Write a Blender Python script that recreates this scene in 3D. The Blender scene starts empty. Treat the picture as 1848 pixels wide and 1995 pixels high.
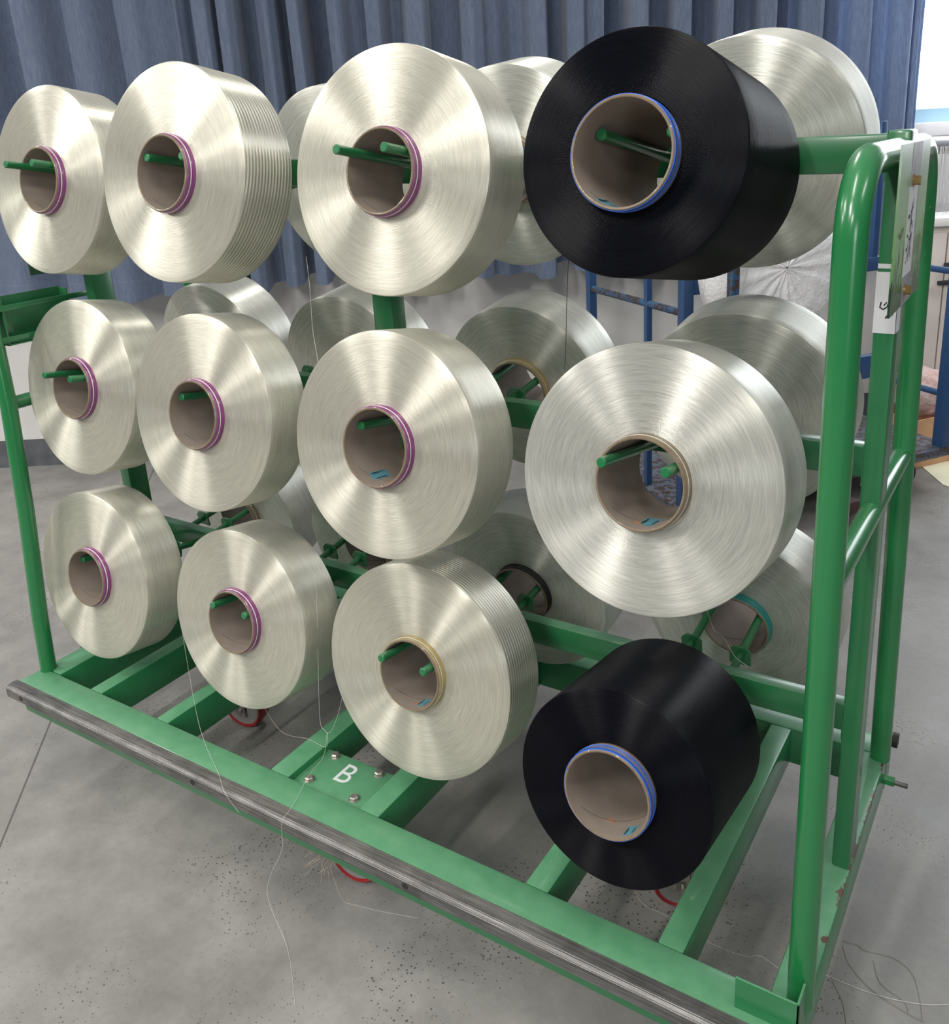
import bpy, bmesh, math, random
from mathutils import Vector, Matrix
random.seed(7)
S = bpy.context.scene
C = S.collection
PI = math.pi

# ------------------------------------------------------------------ camera
cam_d = bpy.data.cameras.new('camera')
cam = bpy.data.objects.new('camera', cam_d); C.objects.link(cam)
Rr, Ru, Rf = Vector((0.844376, 0.533141, -0.052827)), Vector((-0.120977, 0.285794, 0.950624)), Vector((-0.521914, 0.796293, -0.305816))
M = Matrix(((Rr.x, Ru.x, -Rf.x, 2.0487), (Rr.y, Ru.y, -Rf.y, -1.5755), (Rr.z, Ru.z, -Rf.z, 1.5977), (0, 0, 0, 1)))
cam.matrix_world = M
cam_d.sensor_fit = 'VERTICAL'; cam_d.sensor_height = 36.0
cam_d.lens = 1758.86 / 1995 * 36.0
cam_d.shift_x = (924 - 955.94) / 1995
cam_d.shift_y = (825.95 - 997.5) / 1995
cam_d.clip_start = 0.02; cam_d.clip_end = 60
S.camera = cam

# ------------------------------------------------------------------ world, exposure
S.view_settings.view_transform = 'Standard'
S.view_settings.look = 'None'
S.view_settings.gamma = 1.0
S.view_settings.use_curve_mapping = False
S.view_settings.exposure = 0.0
W = bpy.data.worlds.new('world'); S.world = W; W.use_nodes = True
_nt = W.node_tree
_tc = _nt.nodes.new('ShaderNodeTexCoord'); _sp = _nt.nodes.new('ShaderNodeSeparateXYZ'); _rp = _nt.nodes.new('ShaderNodeValToRGB')
_nt.links.new(_tc.outputs['Generated'], _sp.inputs[0]); _nt.links.new(_sp.outputs[2], _rp.inputs[0]); _nt.links.new(_rp.outputs[0], _nt.nodes['Background'].inputs[0])
_rp.color_ramp.elements[0].position = 0.0; _rp.color_ramp.elements[0].color = (.22, .23, .24, 1)      # dim hall at eye level
_rp.color_ramp.elements[1].position = 0.75; _rp.color_ramp.elements[1].color = (.95, .98, 1.0, 1)     # white ceiling overhead
_nt.nodes['Background'].inputs[1].default_value = 0.31

def area(name, loc, target, sx, sy, power, col=(1, 1, 1)):
    l = bpy.data.lights.new(name, 'AREA'); l.shape = 'RECTANGLE'; l.size = sx; l.size_y = sy
    l.energy = power; l.color = col
    o = bpy.data.objects.new(name, l); C.objects.link(o); o.location = loc
    o.rotation_euler = (Vector(target) - Vector(loc)).to_track_quat('-Z', 'Y').to_euler()
    return o
# rows of ceiling tube lamps running across the hall, in front of the cart
LAMP = (1.0, 0.975, 0.93)
for i_, (lx, ly, pw) in enumerate(((-2.2, -3.05, 115), (1.0, -4.45, 135), (2.8, -6.7, 125), (-5.4, -4.6, 190), (1.4, -1.65, 42), (-4.6, -0.7, 110), (0.2, 1.6, 34), (4.6, -1.0, 40))):
    area('ceiling_light', (lx, ly, 4.2), (lx, ly + (.25 if ly > 0 else .9), 0), 0.26, 1.5, pw, LAMP)
area('side_window_light', (5.2, -4.6, 1.9), (1.2, -.4, 1.0), 1.2, 1.3, 40, (.93, .97, 1.0))
# daylight through the window behind on the right
area('window_light', (2.1, 3.55, 2.15), (1.2, -0.5, 0.9), 1.6, 1.4, 55, (0.90, 0.95, 1.0))

# ------------------------------------------------------------------ node helpers
def mat(name):
    m = bpy.data.materials.new(name); m.use_nodes = True
    nt = m.node_tree; b = nt.nodes['Principled BSDF']
    return m, nt, b
def N(nt, t, **kw):
    n = nt.nodes.new(t)
    for k, v in kw.items():
        if k in n.inputs: n.inputs[k].default_value = v
        else: setattr(n, k, v)
    return n
def L(nt, a, b): nt.links.new(a, b)
def ramp(nt, fac, stops):
    r = nt.nodes.new('ShaderNodeValToRGB'); e = r.color_ramp.elements
    while len(e) < len(stops): e.new(0.5)
    for el, (p, c) in zip(e, stops):
        el.position = p; el.color = (c, c, c, 1) if isinstance(c, (int, float)) else (*c, 1)
    L(nt, fac, r.inputs[0]); return r
def mixc(nt, f, a, b, mode='MIX'):
    m = nt.nodes.new('ShaderNodeMix'); m.data_type = 'RGBA'; m.blend_type = mode
    for sock, v in ((m.inputs[0], f), (m.inputs[6], a), (m.inputs[7], b)):
        if hasattr(v, 'is_output'): L(nt, v, sock)
        elif isinstance(v, (int, float)): sock.default_value = v
        else: sock.default_value = (*v, 1)
    return m.outputs[2]
def math_n(nt, op, a, b=None):
    m = nt.nodes.new('ShaderNodeMath'); m.operation = op
    for i, v in enumerate((a, b)):
        if v is None: continue
        if hasattr(v, 'is_output'): L(nt, v, m.inputs[i])
        else: m.inputs[i].default_value = v
    return m.outputs[0]
def noise(nt, vec, scale, detail=4, rough=.5, dim='3D'):
    n = nt.nodes.new('ShaderNodeTexNoise'); n.noise_dimensions = dim
    n.inputs['Scale'].default_value = scale; n.inputs['Detail'].default_value = detail; n.inputs['Roughness'].default_value = rough
    if vec is not None: L(nt, vec, n.inputs['Vector'])
    return n
def bump(nt, h, strength, dist, b):
    n = nt.nodes.new('ShaderNodeBump'); n.inputs['Strength'].default_value = strength; n.inputs['Distance'].default_value = dist
    L(nt, h, n.inputs['Height']); L(nt, n.outputs[0], b.inputs['Normal']); return n
def objco(nt): return nt.nodes.new('ShaderNodeTexCoord').outputs['Object']

def simple(name, col, rough=.5, metal=0.0, var=0.0, vs=30, bmp=0.0, bs=200, coat=0.0):
    m, nt, b = mat(name)
    b.inputs['Roughness'].default_value = rough; b.inputs['Metallic'].default_value = metal
    b.inputs['Coat Weight'].default_value = coat
    co = objco(nt)
    n = noise(nt, co, vs, 4)
    c2 = tuple(max(0, c * (1 - var)) for c in col); c1 = tuple(min(1, c * (1 + var)) for c in col)
    r = ramp(nt, n.outputs[0], [(.3, c2), (.7, c1)])
    L(nt, r.outputs[0], b.inputs['Base Color'])
    if bmp: bump(nt, noise(nt, co, bs, 3).outputs[0], bmp, .001, b)
    return m

def paint(name, col, dust=0.0, edge=False, chips=0.0, rough=.32, dustcol=(.30, .42, .32), chipcol=(.10, .045, .03)):
    m, nt, b = mat(name)
    b.inputs['Roughness'].default_value = rough
    b.inputs['Coat Weight'].default_value = .35; b.inputs['Coat Roughness'].default_value = .15
    co = objco(nt)
    n1 = noise(nt, co, 9, 5, .6)
    base = mixc(nt, math_n(nt, 'MULTIPLY', n1.outputs[0], .35), col, tuple(c * 1.35 for c in col))
    if dust:
        n2 = noise(nt, co, 26, 6, .65)
        dr = ramp(nt, n2.outputs[0], [(.25, .55), (.75, 1.0)])
        geo = nt.nodes.new('ShaderNodeNewGeometry'); sp = nt.nodes.new('ShaderNodeSeparateXYZ'); L(nt, geo.outputs['Normal'], sp.inputs[0])
        up = nt.nodes.new('ShaderNodeMapRange'); up.inputs[1].default_value = .3; up.inputs[2].default_value = .95
        up.inputs[3].default_value = dust * .12; up.inputs[4].default_value = dust
        L(nt, sp.outputs[2], up.inputs[0])
        f = math_n(nt, 'MULTIPLY', dr.outputs[0], up.outputs[0])
        base = mixc(nt, f, base, dustcol)
        rr = nt.nodes.new('ShaderNodeMapRange'); rr.inputs[3].default_value = rough; rr.inputs[4].default_value = .75
        L(nt, f, rr.inputs[0]); L(nt, rr.outputs[0], b.inputs['Roughness'])
        cr = nt.nodes.new('ShaderNodeMapRange'); cr.inputs[3].default_value = .35; cr.inputs[4].default_value = 0
        L(nt, f, cr.inputs[0]); L(nt, cr.outputs[0], b.inputs['Coat Weight'])
    if chips:
        n3 = noise(nt, co, 34, 8, .75)
        c3 = ramp(nt, n3.outputs[0], [(1 - chips - .30, 0.0), (1 - chips - .28, 1.0)])
        fac = c3.outputs[0]
        if edge:      # paint knocked off along the outer top edge of the end beam
            s3 = nt.nodes.new('ShaderNodeSeparateXYZ'); L(nt, co, s3.inputs[0])
            dx = math_n(nt, 'ABSOLUTE', math_n(nt, 'SUBTRACT', s3.outputs[0], 1.8395)); dz = math_n(nt, 'ABSOLUTE', math_n(nt, 'SUBTRACT', s3.outputs[2], .2695))
            dd = math_n(nt, 'ADD', dx, dz); e1 = noise(nt, co, 17, 6, .7)
            lim = ramp(nt, e1.outputs[0], [(.46, .0), (.74, .034)])
            fac = math_n(nt, 'MAXIMUM', fac, math_n(nt, 'LESS_THAN', dd, lim.outputs[0]))
        base = mixc(nt, fac, base, chipcol)
        bump(nt, c3.outputs[0], -.4, .0006, b)
    else:
        bump(nt, noise(nt, co, 60, 3).outputs[0], .06, .001, b)
    L(nt, base, b.inputs['Base Color'])
    return m

def yarn(name, col, streak, metal, rough, cvar, ribs=0.0, scale=1.0, bstr=.3, spec=.5, sp=.14, core=.9):
    """wound filament: fine threads run around the package axis (local Z)"""
    m, nt, b = mat(name)
    co = objco(nt); s0 = nt.nodes.new('ShaderNodeSeparateXYZ'); L(nt, co, s0.inputs[0])
    x, y, z = s0.outputs
    r = math_n(nt, 'SQRT', math_n(nt, 'ADD', math_n(nt, 'MULTIPLY', x, x), math_n(nt, 'MULTIPLY', y, y)))
    c_ = math_n(nt, 'DIVIDE', x, r); s_ = math_n(nt, 'DIVIDE', y, r)
    def ring_noise(kr, kt, detail, rough_):
        cb = nt.nodes.new('ShaderNodeCombineXYZ')
        L(nt, math_n(nt, 'MULTIPLY', r, kr), cb.inputs[0]); L(nt, math_n(nt, 'MULTIPLY', z, kr), cb.inputs[1]); L(nt, math_n(nt, 'MULTIPLY', s_, kt), cb.inputs[2])
        n = noise(nt, cb.outputs[0], 1.0, detail, rough_, '4D'); L(nt, math_n(nt, 'MULTIPLY', c_, kt), n.inputs['W'])
        return n.outputs[0]
    fine = ring_noise(900 * scale, 5, 2, .55)
    coarse = ring_noise(320 * scale, 2.6, 3, .65)
    spark = ring_noise(420 * scale, 46, 2, .6)
    nr = ramp(nt, r, [(.078, core + sp), (.125, sp)])      # the winding crosses steeply close to the tube
    spk = nr.outputs[0] if core else sp
    h = math_n(nt, 'ADD', math_n(nt, 'MULTIPLY', fine, 1.2), math_n(nt, 'MULTIPLY', coarse, .8))
    h = math_n(nt, 'ADD', h, math_n(nt, 'MULTIPLY', spark, spk))
    if ribs:
        wv = math_n(nt, 'SINE', math_n(nt, 'ADD', math_n(nt, 'MULTIPLY', z, 780), math_n(nt, 'MULTIPLY', math_n(nt, 'MULTIPLY', s_, c_), 9)))
        h = math_n(nt, 'ADD', h, math_n(nt, 'MULTIPLY', wv, ribs))
    bump(nt, h, bstr, .0009, b)
    dk = tuple(c * (1 - cvar) for c in col)
    rr = ramp(nt, coarse, [(.3, dk), (.7, col)])
    rf = ramp(nt, fine, [(.35, tuple(1 - cvar * 1.3 for _ in range(3))), (.62, (1, 1, 1))])
    L(nt, mixc(nt, 1.0, rr.outputs[0], rf.outputs[0], 'MULTIPLY'), b.inputs['Base Color'])
    b.inputs['Metallic'].default_value = metal; b.inputs['Roughness'].default_value = rough
    b.inputs['Anisotropic'].default_value = streak; b.inputs['Anisotropic Rotation'].default_value = .25
    b.inputs['Specular IOR Level'].default_value = spec
    if max(col) < .05: b.inputs['IOR'].default_value = 1.38
    tg = nt.nodes.new('ShaderNodeTangent'); tg.direction_type = 'RADIAL'; tg.axis = 'Z'
    L(nt, tg.outputs[0], b.inputs['Tangent'])
    return m

G = (.009, .125, .040)
M_green = paint('green_paint', G, dust=.28)
M_greenL = paint('green_paint_gloss', (.010, .16, .035), dust=.0, rough=.2)
M_base = paint('green_paint_worn', (.012, .155, .052), dust=.62, chips=.012, dustcol=(.16, .36, .21))
M_end = paint('green_paint_chipped', (.014, .17, .06), dust=.62, chips=.02, edge=True, dustcol=(.19, .37, .24))
M_leg = paint('green_paint_scuffed', (.011, .155, .045), dust=.12, chips=.004, rough=.24, chipcol=(.25, .5, .2))
M_rod = paint('green_rod_paint', (.010, .145, .048), dust=.12, rough=.3)
M_steel = simple('bare_steel', (.17, .165, .16), .42, .75, .25, 40, .3, 300)
M_bolt = simple('zinc_bolt', (.42, .40, .36), .38, .8, .2, 90)
M_brass = simple('yellow_zinc_bolt', (.42, .30, .12), .35, .8, .2, 90)
E1 = (.74, .72, .61); E2 = (.74, .74, .67); KB = (.0022, .0026, .0055)
M_yarn = (yarn('ecru_filament', E1, .99, .62, .38, .14), yarn('ecru_filament_side', E1, .9, .60, .40, .14, bstr=.4, sp=.8, core=0))
M_yarnR = (M_yarn[0], yarn('ecru_filament_ribbed', E1, .9, .62, .38, .14, ribs=1.8, bstr=.45, sp=.5, core=0))
M_yarnB = (yarn('cool_white_filament', E2, .98, .58, .40, .16, scale=.75), yarn('cool_white_filament_side', E2, .9, .56, .40, .14, scale=.8, bstr=.35, sp=.6, core=0))
M_black = (yarn('black_filament', KB, .99, .0, .42, .3, bstr=.5, spec=.24, scale=.8), yarn('black_filament_side', KB, .97, .0, .42, .3, bstr=.5, spec=.30, scale=.8, sp=.7, core=0))
M_tube = simple('cardboard', (.25, .205, .165), .7, 0, .10, 60, .25, 500)
M_tubein = simple('cardboard_inside', (.235, .19, .155), .8, 0, .08, 22, .15, 400)
M_rim = simple('cardboard_rim', (.20, .15, .10), .45, 0, .15, 60, .1, 500, coat=.3)
M_purple = simple('purple_tape', (.20, .04, .16), .28, 0, .1, 40, coat=.5)
M_yband = simple('ochre_tape', (.36, .28, .12), .3, 0, .1, 40, coat=.4)
M_bband = simple('blue_tape', (.03, .12, .55), .35, 0, .1, 40)
M_tband = simple('teal_tape', (.02, .23, .20), .4, 0, .1, 40)
M_nband = simple('brown_tape', (.20, .15, .09), .3, 0, .1, 40, coat=.4)
M_wthr = simple('white_thread', (.75, .73, .70), .35)
M_dthr = simple('black_thread', (.01, .01, .012), .5)
M_sticker = simple('light_blue_label', (.22, .55, .66), .6, 0, .04, 20)
M_ink = simple('black_ink', (.01, .01, .015), .7)
M_oink = simple('faded_orange_ink', (.42, .17, .06), .8)
M_red = simple('red_polyurethane', (.28, .012, .015), .35, 0, .15, 30)
M_blk = simple('black_rubber', (.02, .018, .018), .6, 0, .3, 30)
M_white = simple('white_paint', (.62, .66, .66), .5)
M_paper = simple('white_paper', (.60, .61, .62), .7, 0, .05, 15)
M_blue = paint('blue_paint', (.012, .055, .16), dust=.1, chips=.03, rough=.5)
M_blueR = paint('blue_paint_rusty', (.02, .08, .19), dust=.1, chips=.20, rough=.6, chipcol=(.05, .03, .022))
M_plank = paint('platform_steel', (.06, .08, .12), dust=.3, chips=.2, dustcol=(.25, .25, .27), rough=.5, chipcol=(.05, .03, .025))
M_card = simple('box_cardboard', (.62, .36, .20), .8, 0, .08, 20)

# ------------------------------------------------------------------ mesh helpers
def finish(name, bm, m, parent=None, smooth=False, ang=35):
    me = bpy.data.meshes.new(name); bm.normal_update(); bm.to_mesh(me); bm.free()
    ms = m if isinstance(m, (list, tuple)) else [m]
    for q in ms: me.materials.append(q)
    if smooth:
        for p in me.polygons: p.use_smooth = True
        me.set_sharp_from_angle(angle=math.radians(ang))
    o = bpy.data.objects.new(name, me); C.objects.link(o)
    if parent is not None: o.parent = parent
    return o
def add_box(bm, lo, hi, bev=0.0, seg=2, mi=0):
    lo = Vector(lo); hi = Vector(hi)
    t = bmesh.new(); bmesh.ops.create_cube(t, size=1.0)
    for v in t.verts: v.co = Vector(((lo[i] + hi[i]) / 2 + v.co[i] * (hi[i] - lo[i])) for i in range(3))
    if bev: bmesh.ops.bevel(t, geom=list(t.edges), offset=bev, segments=seg, affect='EDGES', profile=.5)
    for f in t.faces: f.material_index = mi
    me = bpy.data.meshes.new('tmp'); t.to_mesh(me); t.free(); bm.from_mesh(me); bpy.data.meshes.remove(me)
def box(name, lo, hi, m, parent=None, bev=0.0, seg=2):
    bm = bmesh.new(); add_box(bm, lo, hi, bev, seg)
    return finish(name, bm, m, parent, smooth=bev > 0, ang=40)
def add_sweep(bm, pts, rad, n=12, caps=True, mi=0):
    pts = [Vector(p) for p in pts]
    rad = rad if isinstance(rad, (list, tuple)) else [rad] * len(pts)
    rings = []; ref = None
    for i, p in enumerate(pts):
        if i == 0: d = pts[1] - p
        elif i == len(pts) - 1: d = p - pts[i - 1]
        else: d = (pts[i + 1] - p).normalized() + (p - pts[i - 1]).normalized()
        d.normalize()
        if ref is None:
            ref = Vector((0, 0, 1)) if abs(d.z) < .9 else Vector((1, 0, 0))
        a = (ref - d * ref.dot(d)).normalized(); b = d.cross(a); ref = a
        rings.append([bm.verts.new(p + (a * math.cos(2 * PI * k / n) + b * math.sin(2 * PI * k / n)) * rad[i]) for k in range(n)])
    for A, B in zip(rings, rings[1:]):
        for k in range(n):
            f = bm.faces.new((A[k], A[(k + 1) % n], B[(k + 1) % n], B[k])); f.material_index = mi
    if caps:
        bm.faces.new(list(reversed(rings[0]))).material_index = mi
        bm.faces.new(rings[-1]).material_index = mi
def tube(name, pts, rad, m, parent=None, n=16):
    bm = bmesh.new(); add_sweep(bm, pts, rad, n)
    bmesh.ops.recalc_face_normals(bm, faces=bm.faces)
    return finish(name, bm, m, parent, smooth=True, ang=50)
def add_lathe(bm, prof, n=96, closed=True, mi=0, mat4=None, mis=None):
    """profile of (r,z) turned around local Z"""
    rings = []
    for r, z in prof:
        rings.append([bm.verts.new((r * math.cos(2 * PI * k / n), r * math.sin(2 * PI * k / n), z)) for k in range(n)])
    m = len(prof); rng = m if closed else m - 1
    vs = [v for q in rings for v in q]
    for i in range(rng):
        A, B = rings[i], rings[(i + 1) % m]
        for k in range(n):
            f = bm.faces.new((A[k], A[(k + 1) % n], B[(k + 1) % n], B[k])); f.material_index = mis[i] if mis else mi
    if mat4 is not None:
        for v in vs: v.co = mat4 @ v.co
def lathe(name, prof, m, parent=None, n=96, closed=True, mis=None, ang=35, mat4=None):
    bm = bmesh.new(); add_lathe(bm, prof, n, closed, 0, mat4, mis)
    bmesh.ops.recalc_face_normals(bm, faces=bm.faces)
    return finish(name, bm, m, parent, smooth=True, ang=ang)
def add_cyl(bm, p0, p1, r, n=20, mi=0): add_sweep(bm, [p0, p1], r, n, True, mi)
def bez(pts, k=8):
    """smooth curve through points (Catmull-Rom)"""
    P = [Vector(p) for p in pts]; P = [P[0] * 2 - P[1]] + P + [P[-1] * 2 - P[-2]]; out = []
    for i in range(1, len(P) - 2):
        for j in range(k):
            t = j / k; a, b, c, d = P[i - 1:i + 3]
            out.append(.5 * ((2 * b) + (c - a) * t + (2 * a - 5 * b + 4 * c - d) * t * t + (3 * b - a - 3 * c + d) * t ** 3))
    out.append(P[-2])
    for p_ in out: p_.z = max(p_.z, .0007)
    return out
def empty(name, loc=(0, 0, 0), label=None, cat=None, group=None, rot=None):
    o = bpy.data.objects.new(name, None); C.objects.link(o); o.location = loc; o.empty_display_size = .05
    if rot is not None: o.rotation_euler = rot
    tag(o, label, cat, group); return o
def tag(o, label=None, cat=None, group=None, kind=None):
    if label: o['label'] = label
    if cat: o['category'] = cat
    if group: o['group'] = group
    if kind: o['kind'] = kind
    return o

# ------------------------------------------------------------------ the room
NW = Vector((-0.54818, 0.83636, 0)); RT = Vector((0.83636, 0.54818, 0)); DW = 2.238
WM = Matrix(((RT.x, NW.x, 0, 0), (RT.y, NW.y, 0, 0), (0, 0, 1, 0), (0, 0, 0, 1)))   # (lateral, distance, height)
def to_wall(o): o.matrix_world = WM; return o

m, nt, b = mat('concrete'); M_floor = m
co = objco(nt)
n1 = noise(nt, co, 1.1, 6, .6); n2 = noise(nt, co, 5.5, 6, .65); n3 = noise(nt, co, 60, 4, .7)
c1 = ramp(nt, n1.outputs[0], [(.3, (.205, .198, .186)), (.7, (.31, .30, .283))])
c2 = ramp(nt, n2.outputs[0], [(.35, (.78, .78, .78)), (.68, (1.1, 1.1, 1.1))])
c3 = ramp(nt, n3.outputs[0], [(.3, (.93, .93, .93)), (.7, (1.05, 1.05, 1.05))])
cc = mixc(nt, 1.0, c1.outputs[0], c2.outputs[0], 'MULTIPLY'); cc = mixc(nt, 1.0, cc, c3.outputs[0], 'MULTIPLY')
vo = nt.nodes.new('ShaderNodeTexVoronoi'); vo.inputs['Scale'].default_value = 105; L(nt, co, vo.inputs['Vector'])
msk = noise(nt, co, 2.3, 3); mr = ramp(nt, msk.outputs[0], [(.46, 0.0), (.62, 1.0)])
sz = math_n(nt, 'MULTIPLY', noise(nt, co, 90, 2).outputs[0], .26)
pit = math_n(nt, 'LESS_THAN', vo.outputs['Distance'], math_n(nt, 'MULTIPLY', sz, math_n(nt, 'ADD', math_n(nt, 'MULTIPLY', mr.outputs[0], 1.3), .45)))
cc = mixc(nt, math_n(nt, 'MULTIPLY', pit, .8), cc, (.04, .038, .036))
# expansion joint cut in the slab, and a hairline crack
sp = nt.nodes.new('ShaderNodeSeparateXYZ'); L(nt, co, sp.inputs[0])
ja, jb = Vector((0.0016, -0.7495)), Vector((-0.3494, -0.3925)); jd = (jb - ja).normalized()
dist = math_n(nt, 'ADD', math_n(nt, 'MULTIPLY', sp.outputs[0], jd.y), math_n(nt, 'MULTIPLY', sp.outputs[1], -jd.x))
dist = math_n(nt, 'ABSOLUTE', math_n(nt, 'SUBTRACT', dist, ja.x * jd.y - ja.y * jd.x))
jm = math_n(nt, 'LESS_THAN', dist, .0028)
wob = noise(nt, co, 5, 6, .7)
d2 = math_n(nt, 'ADD', math_n(nt, 'MULTIPLY', sp.outputs[0], .80), math_n(nt, 'MULTIPLY', sp.outputs[1], .60))
d2 = math_n(nt, 'ADD', d2, math_n(nt, 'MULTIPLY', wob.outputs[0], .35))
jc = math_n(nt, 'LESS_THAN', math_n(nt, 'ABSOLUTE', math_n(nt, 'SUBTRACT', d2, 1.92)), .0009)
cc = mixc(nt, math_n(nt, 'MULTIPLY', jm, .75), cc, (.05, .048, .045)); cc = mixc(nt, math_n(nt, 'MULTIPLY', jc, .35), cc, (.1, .1, .1))
L(nt, cc, b.inputs['Base Color'])
rr = ramp(nt, n2.outputs[0], [(.3, .42), (.7, .62)]); L(nt, rr.outputs[0], b.inputs['Roughness'])
hh = math_n(nt, 'SUBTRACT', math_n(nt, 'MULTIPLY', n3.outputs[0], .4), math_n(nt, 'ADD', pit, math_n(nt, 'MULTIPLY', jm, 2.0)))
bump(nt, hh, .35, .0012, b)
fl = box('floor', (-8, -9, -.1), (7, 7, 0), M_floor); tag(fl, kind='structure')

m, nt, b = mat('plaster'); M_wall = m
co = objco(nt); n1 = noise(nt, co, 2.2, 6, .65)
r1 = ramp(nt, n1.outputs[0], [(.3, (.56, .545, .53)), (.7, (.66, .65, .64))])
n2 = noise(nt, co, 14, 8, .75); r2 = ramp(nt, n2.outputs[0], [(.27, .55), (.36, 0.0)])
L(nt, mixc(nt, math_n(nt, 'MULTIPLY', r2.outputs[0], .5), r1.outputs[0], (.3, .28, .26)), b.inputs['Base Color']); b.inputs['Roughness'].default_value = .8
bump(nt, noise(nt, co, 30, 5).outputs[0], .15, .004, b)
WX0, WX1, WZ0, WZ1 = 2.55, 4.3, 1.50, 3.0
bm = bmesh.new()
add_box(bm, (-4.2, DW, 0), (WX0, DW + .2, 3.6)); add_box(bm, (WX1, DW, 0), (5.2, DW + .2, 3.6))
add_box(bm, (WX0, DW, 0), (WX1, DW + .2, WZ0)); add_box(bm, (WX0, DW, WZ1), (WX1, DW + .2, 3.6))
wb = to_wall(finish('wall_back', bm, M_wall)); tag(wb, kind='structure')
M_bb = simple('grey_skirting_paint', (.095, .10, .11), .55, 0, .25, 12)
bb = to_wall(box('baseboard_back', (-4.2, DW - .006, 0), (5.2, DW, .153), M_bb)); tag(bb, kind='structure')
# window with daylight glare
m, nt, b = mat('bright_frosted_glass'); M_glass = m
b.inputs['Base Color'].default_value = (.9, .95, 1, 1); b.inputs['Roughness'].default_value = .3
b.inputs['Emission Color'].default_value = (.93, .98, 1, 1); b.inputs['Emission Strength'].default_value = 1.6
M_frame = simple('window_frame_blue', (.36, .55, .68), .4)
M_sill = simple('white_sill', (.80, .78, .78), .5)
wn = empty('window_1'); tag(wn, kind='structure')
box('window_pane', (WX0, DW + .07, WZ0 + .10), (WX1, DW + .08, WZ1), M_glass, wn)
bm = bmesh.new()
add_box(bm, (WX0, DW + .03, WZ0 + .035), (WX1, DW + .10, WZ0 + .10)); add_box(bm, (WX0, DW + .03, WZ1 - .05), (WX1, DW + .10, WZ1))
for x in (WX0, 3.62, WX1 - .05): add_box(bm, (x, DW + .035, WZ0 + .1), (x + .05, DW + .095, WZ1 - .05))
finish('window_frame', bm, M_frame, wn)
box('window_sill', (WX0, DW - .03, WZ0 - .03), (WX1, DW + .10, WZ0 + .035), M_sill, wn, .005)
wn.matrix_world = WM

# curtain: pleats follow the folds of the cloth
m, nt, b = mat('curtain_cloth'); M_curt = m
co = objco(nt)
mp = nt.nodes.new('ShaderNodeMapping'); mp.inputs['Scale'].default_value = (1, 1, .12); L(nt, co, mp.inputs[0])
n1 = noise(nt, mp.outputs[0], 160, 4, .7)
r1 = ramp(nt, n1.outputs[0], [(.25, (.165, .215, .33)), (.75, (.29, .355, .49))])
spz = nt.nodes.new('ShaderNodeSeparateXYZ'); L(nt, co, spz.inputs[0])
hem = math_n(nt, 'LESS_THAN', math_n(nt, 'ABSOLUTE', math_n(nt, 'SUBTRACT', spz.outputs[2], 1.012)), .002)
L(nt, mixc(nt, math_n(nt, 'MULTIPLY', hem, .5), r1.outputs[0], (.28, .36, .48)), b.inputs['Base Color'])
b.inputs['Roughness'].default_value = .9; b.inputs['Sheen Weight'].default_value = .25
bump(nt, noise(nt, mp.outputs[0], 500, 2).outputs[0], .2, .002, b)
knots = [(-2.6, .02), (-2.3, .10), (-2.0, .02), (-1.75, .11), (-1.5, .03), (-1.33, .11), (-1.275, .10), (-1.25, .01), (-1.17, .0), (-1.06, .055), (-1.035, .06), (-1.025, .015), (-.94, .0),
         (-.81, .055), (-.80, .06), (-.788, .015), (-.70, .0), (-.62, .03), (-.53, .045), (-.50, .015), (-.485, .03), (-.45, .06), (-.435, .06), (-.425, .01), (-.36, .0), (-.345, .02), (-.34, .13),
         (-.322, .13), (-.315, .01), (-.27, .0), (-.24, .02), (-.235, .12), (-.18, .12), (-.15, .05), (-.10, .03), (-.065, .05), (-.06, .14), (-.01, .14), (.0, .02), (.055, .0), (.07, .03), (.075, .15),
         (.175, .15), (.19, .02), (.24, .0), (.30, .07), (.365, .08), (.375, .02), (.44, .01), (.49, .085), (.53, .07), (.57, .01), (.64, .0), (.66, .03), (.665, .13), (.80, .13), (.81, .02), (.86, .0),
         (.905, .02), (.915, .06), (.97, .05), (1.05, .09), (1.10, .08), (1.14, .01), (1.21, .0), (1.225, .03), (1.23, .13), (1.31, .13), (1.32, .02), (1.39, .0), (1.41, .03), (1.45, .02), (1.49, .02),
         (1.495, .13), (1.60, .13), (1.61, .02), (1.68, .0), (1.72, .07), (1.79, .09), (1.81, .01), (1.88, .0), (1.92, .10), (2.0, .11), (2.02, .02), (2.08, .0), (2.12, .06), (2.2, .08), (2.23, .01), (2.29, .0),
         (2.33, .09), (2.40, .10), (2.42, .01), (2.5, .0), (2.56, .07), (2.64, .08), (2.66, .02), (2.73, .0), (2.77, .05), (2.84, .05), (2.86, .01), (2.93, .0), (2.965, .045), (2.97, .03), (3.0, .03), (3.015, .06)]
bm = bmesh.new()
prof = []
for (x0, y0), (x1, y1) in zip(knots, knots[1:]):
    k = 5
    for j in range(k):
        t = j / k; s = t * t * (3 - 2 * t)
        prof.append((x0 + (x1 - x0) * t, (y0 + (y1 - y0) * s) * 1.9))
prof.append(knots[-1])
rows = 26; grid = []
for i in range(rows + 1):
    v = i / rows; z = .932 + v * 2.3; row = []
    for j, (x, y) in enumerate(prof):
        sw = .012 * math.sin(x * 7 + v * 3) * (1 - v)
        zz = z + (0 if i else .018 * math.sin(x * 9.3 + 1) + .15 * (y - .05))
        yy = y * (.85 + .15 * v) + .01 * math.sin(v * 5 + x * 4)
        row.append(bm.verts.new((.85 + (x + sw - .85) * .956 + (x - .8) * .015 * (v - .5), 1.93 + yy, zz)))
    grid.append(row)
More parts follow.
